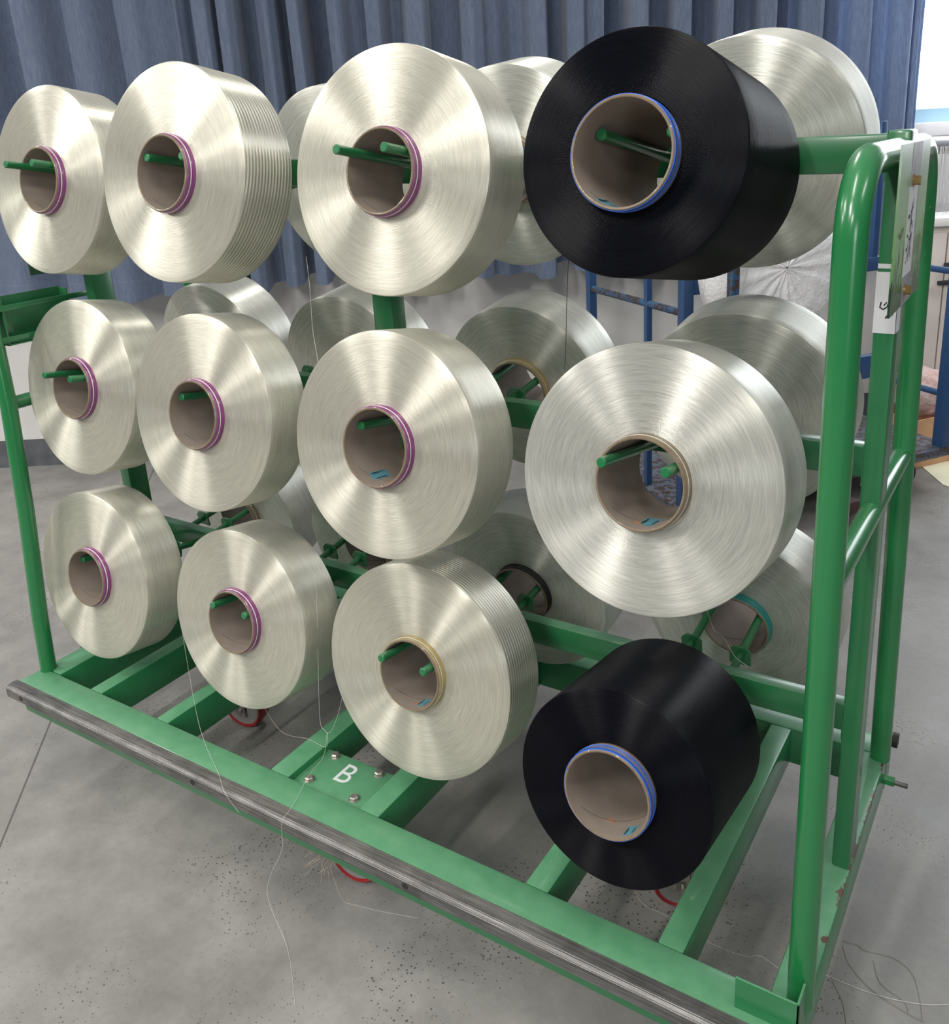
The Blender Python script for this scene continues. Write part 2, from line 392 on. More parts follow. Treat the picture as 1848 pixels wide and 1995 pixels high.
for i in range(rows):
    for j in range(len(prof) - 1): bm.faces.new((grid[i][j], grid[i][j + 1], grid[i + 1][j + 1], grid[i + 1][j]))
bmesh.ops.solidify(bm, geom=bm.faces[:], thickness=.0025)
cur = to_wall(finish('curtain', bm, M_curt, smooth=True, ang=80))
tag(cur, 'long blue grey pleated curtain hanging across the white back wall', 'curtain')

# ------------------------------------------------------------------ the green cart
cart = empty('yarn_cart', (.82, -.105, 0), 'green steel tube cart carrying all the yarn bobbins on paired rods', 'cart')
cart_off = Vector((.82, -.105, 0))
_parent_parts = []
def P(o):      # world-built part -> child of the cart
    o.parent = cart; o.matrix_parent_inverse = Matrix.Translation(-cart_off); return o
ZT, ZB = .2706, .1765
X0, X1 = -.20, 1.8386
P(box('front_rail', (X0, -.5193, ZB), (X1, -.4475, ZT), M_base, bev=.006))
P(box('back_rail', (X0, .2315, ZB), (X1, .303, ZT), M_base, bev=.006))
for x0, x1, mm in ((X0, -.1236, M_base), (1.7816, X1, M_end)):
    P(box('end_beam', (x0, -.4475 if x0 < 0 else -.4475, ZB), (x1, .2315, ZT), mm, bev=.006))
for x0, x1 in ((.0096, .0573), (.2743, .3193), (.667, .7246), (.925, .979), (1.328, 1.378), (1.5898, 1.6375)):
    P(box('cross_member', (x0, -.449, ZB + .002), (x1, .233, ZT - .0008), M_base, bev=.006))
# L-shaped bare steel strip along the front rail
bm = bmesh.new()
pr = [(-.5185, .2716), (-.5185, .2750), (-.549, .2750), (-.5535, .2705), (-.5535, .2365), (-.5503, .2365), (-.5503, .2716)]
pr = [(-.5195, .2700), (-.5195, .2728), (-.547, .2728), (-.5535, .2665), (-.5535, .2395), (-.5195, .2395)]
for x in (-.205, 1.842):
    pass
A = [bm.verts.new((-.205, y, z)) for y, z in pr]; B = [bm.verts.new((1.842, y, z)) for y, z in pr]
n = len(pr)
for k in range(n): bm.faces.new((A[k], A[(k + 1) % n], B[(k + 1) % n], B[k]))
bm.faces.new(list(reversed(A))); bm.faces.new(B)
bmesh.ops.recalc_face_normals(bm, faces=bm.faces)
bmesh.ops.bevel(bm, geom=[e for e in bm.edges if e.calc_length() > 1], offset=.0015, segments=2, affect='EDGES')
m, nt, b = mat('brushed_steel_strip'); M_strip = m
co = objco(nt); mp = nt.nodes.new('ShaderNodeMapping'); mp.inputs['Scale'].default_value = (.02, 1, 1); L(nt, co, mp.inputs[0])
n1 = noise(nt, mp.outputs[0], 420, 5, .7); n2 = noise(nt, co, 14, 5, .6)
r1 = ramp(nt, n1.outputs[0], [(.3, (.085, .083, .08)), (.5, (.20, .195, .19)), (.7, (.34, .33, .32))])
L(nt, mixc(nt, 1.0, r1.outputs[0], ramp(nt, n2.outputs[0], [(.3, .6), (.7, 1.1)]).outputs[0], 'MULTIPLY'), b.inputs['Base Color'])
b.inputs['Metallic'].default_value = .65; b.inputs['Roughness'].default_value = .42
bump(nt, n1.outputs[0], .4, .0008, b)
strip = P(finish('bumper_strip', bm, M_strip, smooth=True, ang=25)); strip['label'] = 'bare grey steel bumper strip'
for x in (-.139, .5299, 1.1272, 1.72):
    bm = bmesh.new(); add_cyl(bm, (x, -.5539, .2545), (x, -.5526, .2545), .0070, 18); finish('screw_hole', bm, M_blk, strip)

# posts
P(box('end_post', (1.8055, -.135, ZT), (1.8366, -.075, 1.572), M_green, bev=.004))
P(box('end_post', (-.1602, -.135, ZT), (-.1215, -.075, 1.572), M_green, bev=.004))
P(box('middle_post', (.825, -.135, ZT), (.8769, -.090, 1.511), M_green, bev=.004))
for z0, z1 in ((1.511, 1.567), (1.026, 1.081), (.533, .588)):
    P(box('shelf_beam', (-.1215, -.090, z0), (1.8055, -.060, z1), M_green, bev=.003))
    P(box('beam_end_plate', (1.7985, -.098, z0 - .012), (1.8065, -.050, z1 + .004), M_green))
# tubular end frames
def uframe(x0, yf, yb, yt0, yt1, ztop, xt):
    pts = [(x0, yf, ZT - .002), (xt, yt0, ztop - .09)]
    for k in range(1, 9):
        a = k / 8 * PI / 2; pts.append((xt, yt0 + .085 * (1 - math.cos(a)), ztop - .09 + .09 * math.sin(a)))
    for k in range(0, 9):
        a = PI / 2 - k / 8 * PI / 2; pts.append((xt, yt1 - .085 * (1 - math.cos(a)), ztop - .09 + .09 * math.sin(a)))
    pts.append((x0, yb, ZT - .002))
    return pts
P(tube('end_frame_tube', uframe(1.8266, -.440, .225, -.428, .140, 1.542, 1.8225), .0205, M_leg, n=24))
lf = [(-.18, -.445, ZT - .002), (-.18, -.436, .428), (-.18, -.410, .717), (-.20, -.382, 1.003), (-.215, -.372, 1.20)] + uframe(-.18, -.446, .27, -.366, .26, 1.542, -.245)[1:]
P(tube('end_frame_tube', lf, .0205, M_leg, n=24))
P(tube('cross_tube', [(1.8226, -.43, .985), (1.8226, .165, .985)], .0175, M_leg, n=20))
P(tube('cross_tube', [(-.226, -.37, .998), (-.226, .262, .998)], .0175, M_leg, n=20))
# corner gusset standing on the front right corner
bm = bmesh.new(); add_box(bm, (1.741, -.502, .268), (1.8386, -.498, .331), .0008); add_box(bm, (1.8346, -.502, .268), (1.8386, -.462, .334), .0008)
P(finish('corner_gusset', bm, M_base))
# pull stub with a bolt at the back right corner
bm = bmesh.new(); add_cyl(bm, (1.8386, .205, .232), (1.862, .205, .232), .011, 6); P(finish('corner_nut', bm, M_leg))
bm = bmesh.new(); add_cyl(bm, (1.862, .205, .232), (1.888, .205, .232), .0065, 14); P(finish('corner_bolt', bm, M_steel, smooth=True))
bm = bmesh.new(); add_cyl(bm, (1.838, .31, .262), (1.850, .31, .262), .017, 18); P(finish('rubber_stop', bm, M_blk, smooth=True))
# caster mounting plates
def hexbolt(bm, x, y, z, r=.0095, h=.008, a0=0.0, rr=None):
    base = [bm.verts.new((x + r * math.cos(a0 + k * PI / 3), y + r * math.sin(a0 + k * PI / 3), z)) for k in range(6)]
    mid = [bm.verts.new((v.co.x, v.co.y, z + h * .75)) for v in base]
    top = [bm.verts.new((x + (v.co.x - x) * .75, y + (v.co.y - y) * .75, z + h)) for v in base]
    for A_, B_ in ((base, mid), (mid, top)):
        for k in range(6): bm.faces.new((A_[k], A_[(k + 1) % 6], B_[(k + 1) % 6], B_[k]))
    bm.faces.new(top)
ZP = .2475
CAST = [(.826, -.385), (.826, .16), (.165, -.105), (1.483, -.105)]
def caster_plate(x0, x1, y0, y1, bolts, z):
    pl = P(box('caster_plate', (x0, y0, z - .006), (x1, y1, z), M_base, bev=.001))
    for k, (x, y) in enumerate(bolts):
        bm = bmesh.new(); hexbolt(bm, x, y, z, .0105, .009, k * .4)
        bb_ = finish('hex_bolt', bm, M_bolt, pl)
        bm = bmesh.new(); add_cyl(bm, (x, y, z - .0005), (x, y, z + .0012), .0125, 20)
        finish('washer', bm, M_bolt, pl)
    return pl
pl = caster_plate(.7246, .925, -.4475, -.3165, [(.7565, -.418), (.7545, -.330), (.884, -.330), (.886, -.4175)], ZP + .006)
cu = bpy.data.curves.new('B', 'FONT'); cu.body = 'B'; cu.size = .082; cu.offset = 0.0; cu.extrude = .0002
to = bpy.data.objects.new('letter', cu); C.objects.link(to)
bpy.context.view_layer.update()
lm = bpy.data.meshes.new_from_object(to.evaluated_get(bpy.context.evaluated_depsgraph_get()))
bpy.data.objects.remove(to)
xs = [v.co.x for v in lm.vertices]; ys = [v.co.y for v in lm.vertices]
for v in lm.vertices:
    u = (v.co.x - min(xs)) / (max(xs) - min(xs)); w_ = (v.co.y - min(ys)) / (max(ys) - min(ys))
    v.co = Vector((.801 + u * .036, -.392 + w_ * .057, ZP + .0062 + v.co.z))
lm.materials.append(M_white)
lo = bpy.data.objects.new('letter_b', lm); C.objects.link(lo); lo.parent = pl; lo['label'] = 'white painted letter B'
caster_plate(.7246, .925, .10, .2315, [(.757, .13), (.757, .205), (.885, .13), (.885, .205)], ZP)
caster_plate(.0573, .2743, -.17, -.04, [(.09, -.15), (.09, -.06), (.24, -.15), (.24, -.06)], ZP)
caster_plate(1.378, 1.5898, -.17, -.04, [(1.41, -.15), (1.41, -.06), (1.555, -.15), (1.555, -.06)], ZP)
# casters
for (cx, cy), ang in zip(CAST, (.15, 1.3, .2, .5)):
    e = bpy.data.objects.new('caster', None); C.objects.link(e); e.location = (cx, cy, 0); e.rotation_euler = (0, 0, ang); e.empty_display_size = .05
    P(e)
    Rw = .0625
    Mx = Matrix.Translation((.02, 0, Rw)) @ Matrix.Rotation(PI / 2, 4, 'X')
    pw = [(.030, -.020), (.052, -.020), (.058, -.024), (.0615, -.020), (Rw, -.012), (Rw, .012), (.0615, .020), (.058, .024), (.052, .020), (.030, .020), (.012, .022), (.012, -.022)]
    lathe('wheel', pw, [M_red, simple('grey_hub', (.22, .22, .21), .5)], e, n=40, mis=[1, 1, 0, 0, 0, 0, 0, 0, 1, 1, 1, 1], mat4=Mx)
    bm = bmesh.new()
    for sgn in (-1, 1):
        add_box(bm, (-.012, sgn * .030 - .002, .055), (.034, sgn * .030 + .002, .150), .001)
        add_box(bm, (.006, sgn * .030 - .002, .045), (.034, sgn * .030 + .002, .080))
    add_box(bm, (-.03, -.033, .145), (.036, .033, .152)); add_cyl(bm, (.02, -.038, Rw), (.02, .038, Rw), .006, 10)
    add_cyl(bm, (0, 0, .15), (0, 0, .19), .026, 20); add_box(bm, (-.05, -.045, .19), (.05, .045, .2421 if False else .196))
    add_cyl(bm, (0, 0, .19), (0, 0, ZP - .006), .02, 16)
    finish('caster_fork', bm, M_bolt, e)

# sign plate bolted over the right end post
m, nt, b = mat('sign_print'); M_sign = m
co = objco(nt); sp = nt.nodes.new('ShaderNodeSeparateXYZ'); L(nt, co, sp.inputs[0])
# local coordinates: y across (0..1 of .24), z height (0..1 of .22)
vz = math_n(nt, 'DIVIDE', sp.outputs[2], .22)
grad = ramp(nt, vz, [(0.0, (.12, .38, .10)), (.45, (.27, .50, .22)), (1.0, (.40, .50, .42))])
mp = nt.nodes.new('ShaderNodeMapping'); mp.inputs['Scale'].default_value = (1, 1, .22); L(nt, co, mp.inputs[0])
gn = noise(nt, mp.outputs[0], 130, 4, .7)
thr = math_n(nt, 'ADD', math_n(nt, 'MULTIPLY', vz, .50), .38)
gr = math_n(nt, 'GREATER_THAN', gn.outputs[0], thr)
cc = mixc(nt, math_n(nt, 'MULTIPLY', gr, .9), grad.outputs[0], (.02, .05, .035))
wn_ = noise(nt, mp.outputs[0], 50, 5, .7); wr = ramp(nt, wn_.outputs[0], [(.55, 0.0), (.7, .6)])
cc = mixc(nt, math_n(nt, 'MULTIPLY', wr.outputs[0], vz), cc, (.25, .28, .27))
L(nt, cc, b.inputs['Base Color']); b.inputs['Roughness'].default_value = .3
M_grey = simple('worn_grey_tape', (.27, .26, .28), .45, 0, .2, 40)
def sign(x, y0, z0, nx, label):
    s = empty('sign_plate', (x, y0, z0)); s.location = (x, y0, z0); P(s); s['label'] = label
    t = nx * .003
    box('plate', (min(0, t), 0, 0), (max(0, t), .2405, .2200), M_sign, s)
    def layer(name, ya, za, yb, zb, mm, k=1, th=.0004):
        return box(name, (min(t, t + nx * th * k), ya, za), (max(t, t + nx * th * k), yb, zb), mm, s)
    layer('grey_tape', .084, .0, .160, .2195, M_grey, 1)
    pp = layer('paper_slip', .078, .042, .146, .163, M_paper, 2)
    bm = bmesh.new()
    xx = t + nx * .0010
    def stroke(a, b_, w=.0022):
        a = Vector((0, *a)); b_ = Vector((0, *b_)); d = (b_ - a).normalized(); q = Vector((0, -d.z, d.y)) * w
        vs = [bm.verts.new(Vector((xx, 0, 0)) + p) for p in (a - q, b_ - q, b_ + q, a + q)]
        bm.faces.new(vs)
    # handwritten character strokes and a 3
    stroke((.084, .122), (.098, .124), .003)
    for a_, b2 in (((.108, .140), (.106, .112)), ((.101, .128), (.120, .134)), ((.118, .145), (.103, .100)), ((.110, .118), (.126, .105)), ((.103, .108), (.122, .114)), ((.113, .108), (.110, .060)), ((.104, .090), (.126, .098)), ((.118, .095), (.104, .066)), ((.112, .082), (.130, .062)), ((.122, .100), (.124, .074))):
        stroke(a_, b2, .0013)
    for k in range(7):
        for cy, cz in ((.090, .088), (.090, .070)):
            a1 = PI * .75 - k * PI * 1.25 / 7; a2 = PI * .75 - (k + 1) * PI * 1.25 / 7
            stroke((cy + .009 * math.cos(a1), cz + .010 * math.sin(a1)), (cy + .009 * math.cos(a2), cz + .010 * math.sin(a2)), .0014)
    finish('handwriting', bm, M_ink, pp)
    bm = bmesh.new()
    stroke((.020, .108), (.034, .100), .002); stroke((.034, .100), (.052, .112), .003)
    mfp = simple('faded_print', (.16, .20, .10), .6)
    finish('faded_check_mark', bm, mfp, s); bm = bmesh.new()
    for k in range(5): stroke((.168 + .012 * k, .058 + .004 * (k % 2)), (.171 + .011 * k, .088), .0016)
    finish('faded_writing', bm, mfp, s)
    for yy, zz in ((.104, .170), (.108, .020)):
        bm = bmesh.new(); add_cyl(bm, (t, yy, zz), (t + nx * .002, yy, zz), .0085, 18); add_cyl(bm, (t + nx * .002, yy, zz), (t + nx * .010, yy, zz), .0062, 6)
        finish('plate_bolt', bm, M_brass, s)
sign(1.850, -.3035, 1.337, 1, 'pale green sign plate with a white paper slip')
sign(-.222, -.2400, 1.311, -1, 'green sign plate at the far end')
for xx in (1.8366, -.222):
    P(box('sign_spacer', (xx, -.125, 1.36), (xx + .0134 if xx > 0 else -.1602, -.085, 1.52), M_green))
# torn white label round the end post
bm = bmesh.new(); add_box(bm, (1.8050, -.1356, 1.2795), (1.8372, -.1349, 1.372)); add_box(bm, (1.8365, -.1356, 1.2795), (1.8372, -.100, 1.372))
add_box(bm, (1.8060, -.1356, 1.377), (1.8280, -.1349, 1.384))
lb = P(finish('post_label', bm, M_paper)); lb['label'] = 'torn white paper label'
bm = bmesh.new()
for pts in ([(1.8145, 1.327), (1.813, 1.319), (1.818, 1.316), (1.824, 1.321), (1.822, 1.327), (1.8185, 1.322)], [(1.826, 1.322), (1.828, 1.312), (1.822, 1.303)], [(1.8255, 1.318), (1.8315, 1.308)]):
    add_sweep(bm, [(x, -.1358, z) for x, z in pts], .0011, 6)
finish('ink_scrawl', bm, M_ink, lb)
# tray and its bars on the left end
bm = bmesh.new()
add_box(bm, (-.232, -.348, 1.150), (-.229, -.165, 1.272)); add_box(bm, (-.232, -.348, 1.150), (-.196, -.345, 1.272)); add_box(bm, (-.232, -.168, 1.150), (-.196, -.165, 1.268))
add_box(bm, (-.232, -.348, 1.150), (-.196, -.165, 1.153)); 
tr = P(finish('document_tray', bm, M_green))
for z in (1.245, 1.166): P(box('tray_bar', (-.200, -.430, z - .007), (-.194, -.10, z + .007), M_green, bev=.001))

# spindles: two rods per bobbin, front and back
XF = [0.0, .5079, 1.0169, 1.5286]
ZF = [1.4945, 1.0, .4993]
TIP = [[-.346, -.350, -.357, -.386], [-.360, -.361, -.366, -.403], [-.362, -.370, -.376, -.385]]
FDZ = [[.0039, .0019, -.0015, -.0041], [-.0032, -.0032, -.0024, .0088], [-.0035, -.0073, .0037, .0068]]
def rod(x, y0, z0, y1, z1, fl_y):
    bm = bmesh.new()
    d = Vector((0, y1 - y0, z1 - z0)).normalized()
    p0 = Vector((x, y0, z0)); p1 = Vector((x, y1, z1))
    add_sweep(bm, [p0, p1 - d * .002, p1], [.0085, .0085, .0068], 20)
    o = P(finish('spindle_rod', bm, M_rod, smooth=True, ang=40))
    # chamfered stop plate welded on the rod
    if fl_y is not None:
        f = (fl_y - y0) / (y1 - y0); c = p0.lerp(p1, f); bm = bmesh.new()
        w, hh, ch = .022, .021, .010
        out = [(-w, -hh), (w, -hh), (w, hh - ch), (w - ch, hh), (-w + ch, hh), (-w, hh - ch)]
        u_ = Vector((1, 0, 0)); v_ = d.cross(u_); v_ = v_ if v_.z > 0 else -v_
        A_ = [bm.verts.new(c + u_ * a + v_ * b_ - d * .0025) for a, b_ in out]; B_ = [bm.verts.new(c + u_ * a + v_ * b_ + d * .0025) for a, b_ in out]
        for k in range(6): bm.faces.new((A_[k], A_[(k + 1) % 6], B_[(k + 1) % 6], B_[k]))
        bm.faces.new(list(reversed(A_))); bm.faces.new(B_)
        bmesh.ops.recalc_face_normals(bm, faces=bm.faces)
        g_ = finish('stop_plate', bm, M_rod, o)
for r_ in range(3):
    for c_ in range(4):
        za = ZF[r_] + FDZ[r_][c_] + .0322
        for sx in (-.052, .052):
            y1 = TIP[r_][c_]
            rod(XF[c_] + sx, -.089, za + .089 * .1709, y1, za - y1 * .1709, -.150 if r_ else None)
BK = [('T', 1, (0.4959, 0.1417, 1.5061), 0.2210), ('T', 2, (1.0049, 0.1278, 1.5191), 0.2130), ('T', 3, (1.5166, 0.1179, 1.5276), 0.2100),
      ('M', 0, (-0.0120, 0.1179, 1.0231), 0.2140), ('M', 1, (0.4959, 0.1130, 1.0194), 0.2110), ('M', 2, (1.0049, 0.1318, 1.0272), 0.2010), ('M', 3, (1.5166, 0.1298, 1.0269), 0.2150),
      ('B', 0, (-0.0120, 0.1278, 0.5239), 0.2140), ('B', 1, (0.4959, 0.1278, 0.5239), 0.2140), ('B', 2, (1.0049, 0.1031, 0.5182), 0.2210), ('B', 3, (1.5166, 0.1694, 0.5340), 0.2130)]
TB = .147
for row, c_, (x, y, z), R_ in BK:
    for sx in (-.052, .052):
        z0 = z + .0322 + (-.061 - y) * math.tan(TB)
        rod(x + sx, -.061, z0, .335, z0 + .396 * math.tan(TB), .045)

# ------------------------------------------------------------------ bobbins
def yarn_profile(R, z0, w, crown=.0):
    p = [(.0765, z0 - .004), (.0775, z0 - .0005)]
    k = 10
    for i in range(1, k): p.append((.0775 + (R - .006 - .0775) * i / k, z0 + .0012 * math.sin(PI * i / k)))
    p += [(R - .004, z0 - .0002), (R - .0012, z0 - .0014), (R, z0 - .0045)]
    for i in range(1, 6): p.append((R + crown * math.sin(PI * i / 6), z0 - .0045 - (w - .009) * i / 6))
    p += [(R, z0 - w + .0045), (R - .0012, z0 - w + .0014), (R - .004, z0 - w)]
    for i in range(1, 4): p.append((R - .004 - (R - .0815) * i / 4, z0 - w))
    p += [(.0775, z0 - w + .0005), (.0765, z0 - w + .004)]
    return p
def sticker_mesh(th0, dth, z0, dz, ri, skew=0.0):
    bm = bmesh.new(); n = 8; rws = []
    for i in range(n + 1):
        a = th0 + dth * (i / n - .5)
        rws.append([bm.verts.new((ri * math.cos(a), ri * math.sin(a), z)) for z in (z0 + skew * (i / n - .5), z0 - dz + skew * (i / n - .5))])
    for A_, B_ in zip(rws, rws[1:]): bm.faces.new((A_[0], A_[1], B_[1], B_[0]))
    bmesh.ops.solidify(bm, geom=bm.faces[:], thickness=.0003)
    return bm
def bobbin(name, c, R, w, rx, ym, band, label, group, tl, rec=.021, stick=None, spin=0.0, ink=None, cat='bobbin'):
    """local +Z points out of the end that shows; z=0 is the rim of the paper tube"""
    e = empty(name, c, label, cat, group)
    e.rotation_euler = (Matrix.Rotation(rx, 3, 'X') @ Matrix.Rotation(spin, 3, 'Z')).to_euler()
    pf = yarn_profile(R, -rec, w)
    lathe('yarn_package', pf, list(ym), e, n=160, ang=30, mis=[1 if 12 <= i_ <= 21 else 0 for i_ in range(len(pf))])
    ro, ri = .0745, .0698
    pt = lathe('paper_tube', [(ri + .0008, -.0005), (ri + .0018, 0), (ro - .0012, 0), (ro, -.0014), (ro, -tl + .001), (ro - .001, -tl), (ri + .001, -tl), (ri, -tl + .001), (ri, -.004), (ri + .0004, -.002)],
               [M_rim, M_tubein, M_tube], e, n=96, mis=[0, 0, 0, 2, 2, 2, 2, 1, 1, 0], ang=30)
    # spiral seam of the wound board, inside the tube
    bm = bmesh.new()
    add_sweep(bm, [((ri - .0001) * math.cos(a), (ri - .0001) * math.sin(a), -.02 - (.035 * (a + 2.4))) for a in [(-2.4 + .1 * k) for k in range(0, 38 if tl > .2 else 24)]], .0003, 5)
    finish('board_seam', bm, M_blk, pt)
    if band == 'purple':
        bd = lathe('tape_band', [(ro + .0001, -.0035), (ro + .0012, -.004), (ro + .0022, -.006), (ro + .0022, -.0085), (ro + .0010, -.0100), (ro + .0010, -.0128), (ro + .0024, -.0140), (ro + .0028, -.0180), (ro + .0036, -.0225), (ro + .0001, -.0225)],
                   M_purple, e, n=96, ang=60); bd['label'] = 'purple tape band'
        bm = bmesh.new()
        for zz in (-.0108, -.0120): add_lathe(bm, [(ro + .0016 + .0006 * math.cos(q), zz + .0006 * math.sin(q)) for q in (0, PI / 2, PI, 3 * PI / 2)], 96)
        finish('wrapped_thread', bm, M_wthr, bd, smooth=True)
    elif band in ('ochre', 'brown', 'teal', 'dark'):
        mm = {'ochre': M_yband, 'brown': M_nband, 'teal': M_tband, 'dark': M_blk}[band]
        bd = lathe('tape_band', [(ro + .0001, -.0035), (ro + .0014, -.0045), (ro + .0018, -.0090), (ro + .0008, -.0105), (ro + .0018, -.0120), (ro + .0028, -.0225), (ro + .0001, -.0225)], mm, e, n=96, ang=60)
        bd['label'] = {'ochre': 'ochre', 'brown': 'brown', 'teal': 'teal', 'dark': 'black'}[band] + ' tape band'
        if band in ('brown', 'ochre'):
            bm = bmesh.new(); add_lathe(bm, [(ro + .0016 + .0006 * math.cos(q), -.0108 + .0006 * math.sin(q)) for q in (0, PI / 2, PI, 3 * PI / 2)], 96)
            finish('wrapped_thread', bm, M_wthr, bd, smooth=True)
    elif band == 'blue':
        bd = lathe('tape_band', [(ro + .0001, -.0020), (ro + .0012, -.0025), (ro + .0012, -.0075), (ro + .0001, -.0080)], M_bband, e, n=96, ang=60); bd['label'] = 'blue tape band'
        bm = bmesh.new()
        for zz in (-.0125, -.0160, -.0185): add_lathe(bm, [(ro + .0012 + .0005 * math.cos(q), zz + .0005 * math.sin(q)) for q in (0, PI / 2, PI, 3 * PI / 2)], 96)
        finish('wrapped_thread', bm, M_bband, bd, smooth=True)
    if stick:
        th0, dth, z0, dz, skew = stick
        s = finish('label_sticker', sticker_mesh(th0, dth, z0, dz, ri - .0002, skew), M_sticker, pt); s['label'] = 'light blue paper label'
        bm = bmesh.new()
        for q, (fa, fb, za, zb) in enumerate([(-.42, -.36, .15, .85), (-.30, -.26, .12, .6), (.34, .38, .15, .8), (.26, .29, .2, .7)]):
            t2 = sticker_mesh(th0 + dth * (fa + fb) / 2, dth * (fb - fa), z0 - dz * za, dz * (zb - za), ri - .0007, 0)
            me = bpy.data.meshes.new('t'); t2.to_mesh(me); t2.free(); bm.from_mesh(me); bpy.data.meshes.remove(me)
        finish('printed_lines', bm, M_ink, s)
    if ink:
        th0, z0 = ink; bm = bmesh.new()
        for a0, za, a1, zb in ((0, 0, .22, 0), (0, 0, 0, .010), (0, .010, .22, .008), (.06, .008, .05, .001), (.12, .008, .14, .001), (.18, .008, .17, .0), (.03, .005, .20, .004)):
            add_sweep(bm, [((ri - .0003) * math.cos(th0 + a0 + (a1 - a0) * k / 4), (ri - .0003) * math.sin(th0 + a0 + (a1 - a0) * k / 4), z0 + za + (zb - za) * k / 4) for k in range(5)], .00035, 4)
        finish('ink_stamp', bm, M_oink, pt)
    return e
TF = 0.1693
RXF = PI / 2 - TF
DN = -PI / 2          # direction of the lowest point of the tube in bobbin coordinates
F = [
 ('T1', (0.0000, -0.3064, 1.5508), 0.2150, .115, M_yarn, 'purple', 'white yarn bobbin with purple band at the far left of the top row', None, None),
 ('T2', (0.5079, -0.3616, 1.5582), 0.2143, .125, M_yarnR, 'purple', 'white yarn bobbin with ribbed side and purple band in the top row', None, None),
 ('T3', (1.0169, -0.3108, 1.5462), 0.2149, .115, M_yarn, 'purple', 'large white yarn bobbin in the top row next to the black one', None, (DN - .1, -.055)),
 ('M1', (0.0000, -0.3297, 1.0532), 0.2184, .115, M_yarn, 'purple', 'leftmost front white yarn bobbin of the middle row, beside the green tray', None, None),
 ('M2', (0.5079, -0.3810, 1.0619), 0.2146, .105, M_yarn, 'purple', 'second front white bobbin from the left in the middle row, above the sagging threads', None, None),
 ('M3', (1.0169, -0.3943, 1.0650), 0.2133, .120, M_yarn, 'purple', 'front white bobbin with purple band and blue label inside its tube', (DN - .42, .32, -.030, .050, .004), (DN + .05, -.045)),
 ('M4', (1.5286, -0.3787, 1.0735), 0.2163, .128, M_yarnB, 'brown', 'big white bobbin with plain brown tube, nearest the right end in the middle row', (DN + .06, .36, -.026, .048, .002), (DN - .25, -.035)),
 ('B1', (0.0000, -0.3935, 0.5631), 0.2208, .112, M_yarn, 'purple', 'lowest left white yarn bobbin just above the base frame corner', None, (DN - .1, -.050)),
 ('B2', (0.5079, -0.3667, 0.5547), 0.2145, .118, M_yarn, 'purple', 'white bobbin with purple band in the bottom row, hanging above a red caster', None, None),
 ('B3', (1.0169, -0.3562, 0.5638), 0.2279, .112, M_yarnR, 'ochre', 'white bobbin with ochre band and blue label, above the letter B plate', (DN + .22, .28, -.018, .036, -.004), (DN - .05, -.030)),
]
for k, c, R_, w, ym, band, lab, st, ik in F:
    bobbin('yarn_bobbin', c, R_, w, RXF, ym, band, lab, 'white yarn bobbins on the front side', .158 if w < .12 else .168, stick=st, ink=ik)
bobbin('yarn_bobbin', (1.5286, -0.4346, 1.5647), 0.1633, .258, RXF, M_black, 'blue', 'black yarn bobbin in the top row, seen against the curtain', 'black yarn bobbins', .300, rec=.0225, stick=(DN - .42, .42, -.014, .045, -.010), ink=(DN + .1, -.080))
bobbin('yarn_bobbin', (1.5286, -0.5113, 0.5934), 0.1670, .250, RXF, M_black, 'blue', 'black yarn bobbin in the bottom row, above the base frame', 'black yarn bobbins', .300, rec=.0225, stick=(DN + .55, .30, -.010, .030, 0), ink=(DN - .2, -.050))
BL = {('T', 1): 'white bobbin on the far side, peeking out between the second and third top bobbins', ('T', 2): 'white bobbin on the far side, left of the top black bobbin',
      ('T', 3): 'white bobbin on the far side, behind the top black bobbin', ('M', 0): 'leftmost far side white bobbin of the middle row, only its upper part showing',
      ('M', 1): 'shaded far side bobbin behind the middle green post', ('M', 2): 'far side white bobbin crossed by a hanging black thread',
      ('M', 3): 'far side white bobbin showing behind the biggest middle row bobbin', ('B', 0): 'far side bobbin low at the left, mostly hidden behind the front ones',
      ('B', 1): 'far side bottom bobbin mostly hidden behind the large front ones at centre left', ('B', 2): 'far side bottom white bobbin with a black band, left of the bottom black bobbin',
      ('B', 3): 'far side bottom white bobbin with a teal band, behind the bottom black bobbin'}
BND = {('B', 3): 'teal', ('B', 2): 'dark', ('M', 2): 'ochre'}
for row, c_, c, R_ in BK:
    st = {('B', 3): (PI / 2 - .55, .35, -.050, .035, .0), ('B', 2): (.35, .30, -.055, .035, 0), ('B', 0): (.2, .3, -.05, .03, 0)}.get((row, c_))
    bobbin('yarn_bobbin', c, R_, .125, PI / 2 + TB, M_yarnB, BND.get((row, c_), 'brown'), BL[(row, c_)], 'white yarn bobbins on the far side', .165, stick=st)

# ------------------------------------------------------------------ loose threads
def thread(pts, label, group, m=M_wthr, r=.00032):
    bm = bmesh.new(); add_sweep(bm, bez(pts, 8), r, 5)
    o = finish('loose_thread', bm, m, smooth=True, ang=80); tag(o, label, 'thread', group); return o
g1, g2 = 'loose thread ends hanging from the bobbins', 'loose threads lying on the floor'
thread([(.794, -.28, 1.39), (.794, -.28, 1.33), (.789, -.28, 1.248), (.812, -.3, 1.191), (.815, -.3, 1.10)], 'fine white thread hanging down left of the middle green post', g1)
thread([(1.35, -.25, 1.400), (1.344, -.25, 1.314), (1.34, -.25, 1.243), (1.337, -.25, 1.207)], 'fine black thread hanging under the top black bobbin', g1, M_dthr, .0006)
thread([(.158, -.25, .437), (.226, -.3, .313), (.399, -.42, .292), (.48, -.467, .2722), (.578, -.518, .2735), (.641, -.556, .275), (.679, -.557, .237)], 'white thread falling from the lowest left bobbin across the front rail', g1)
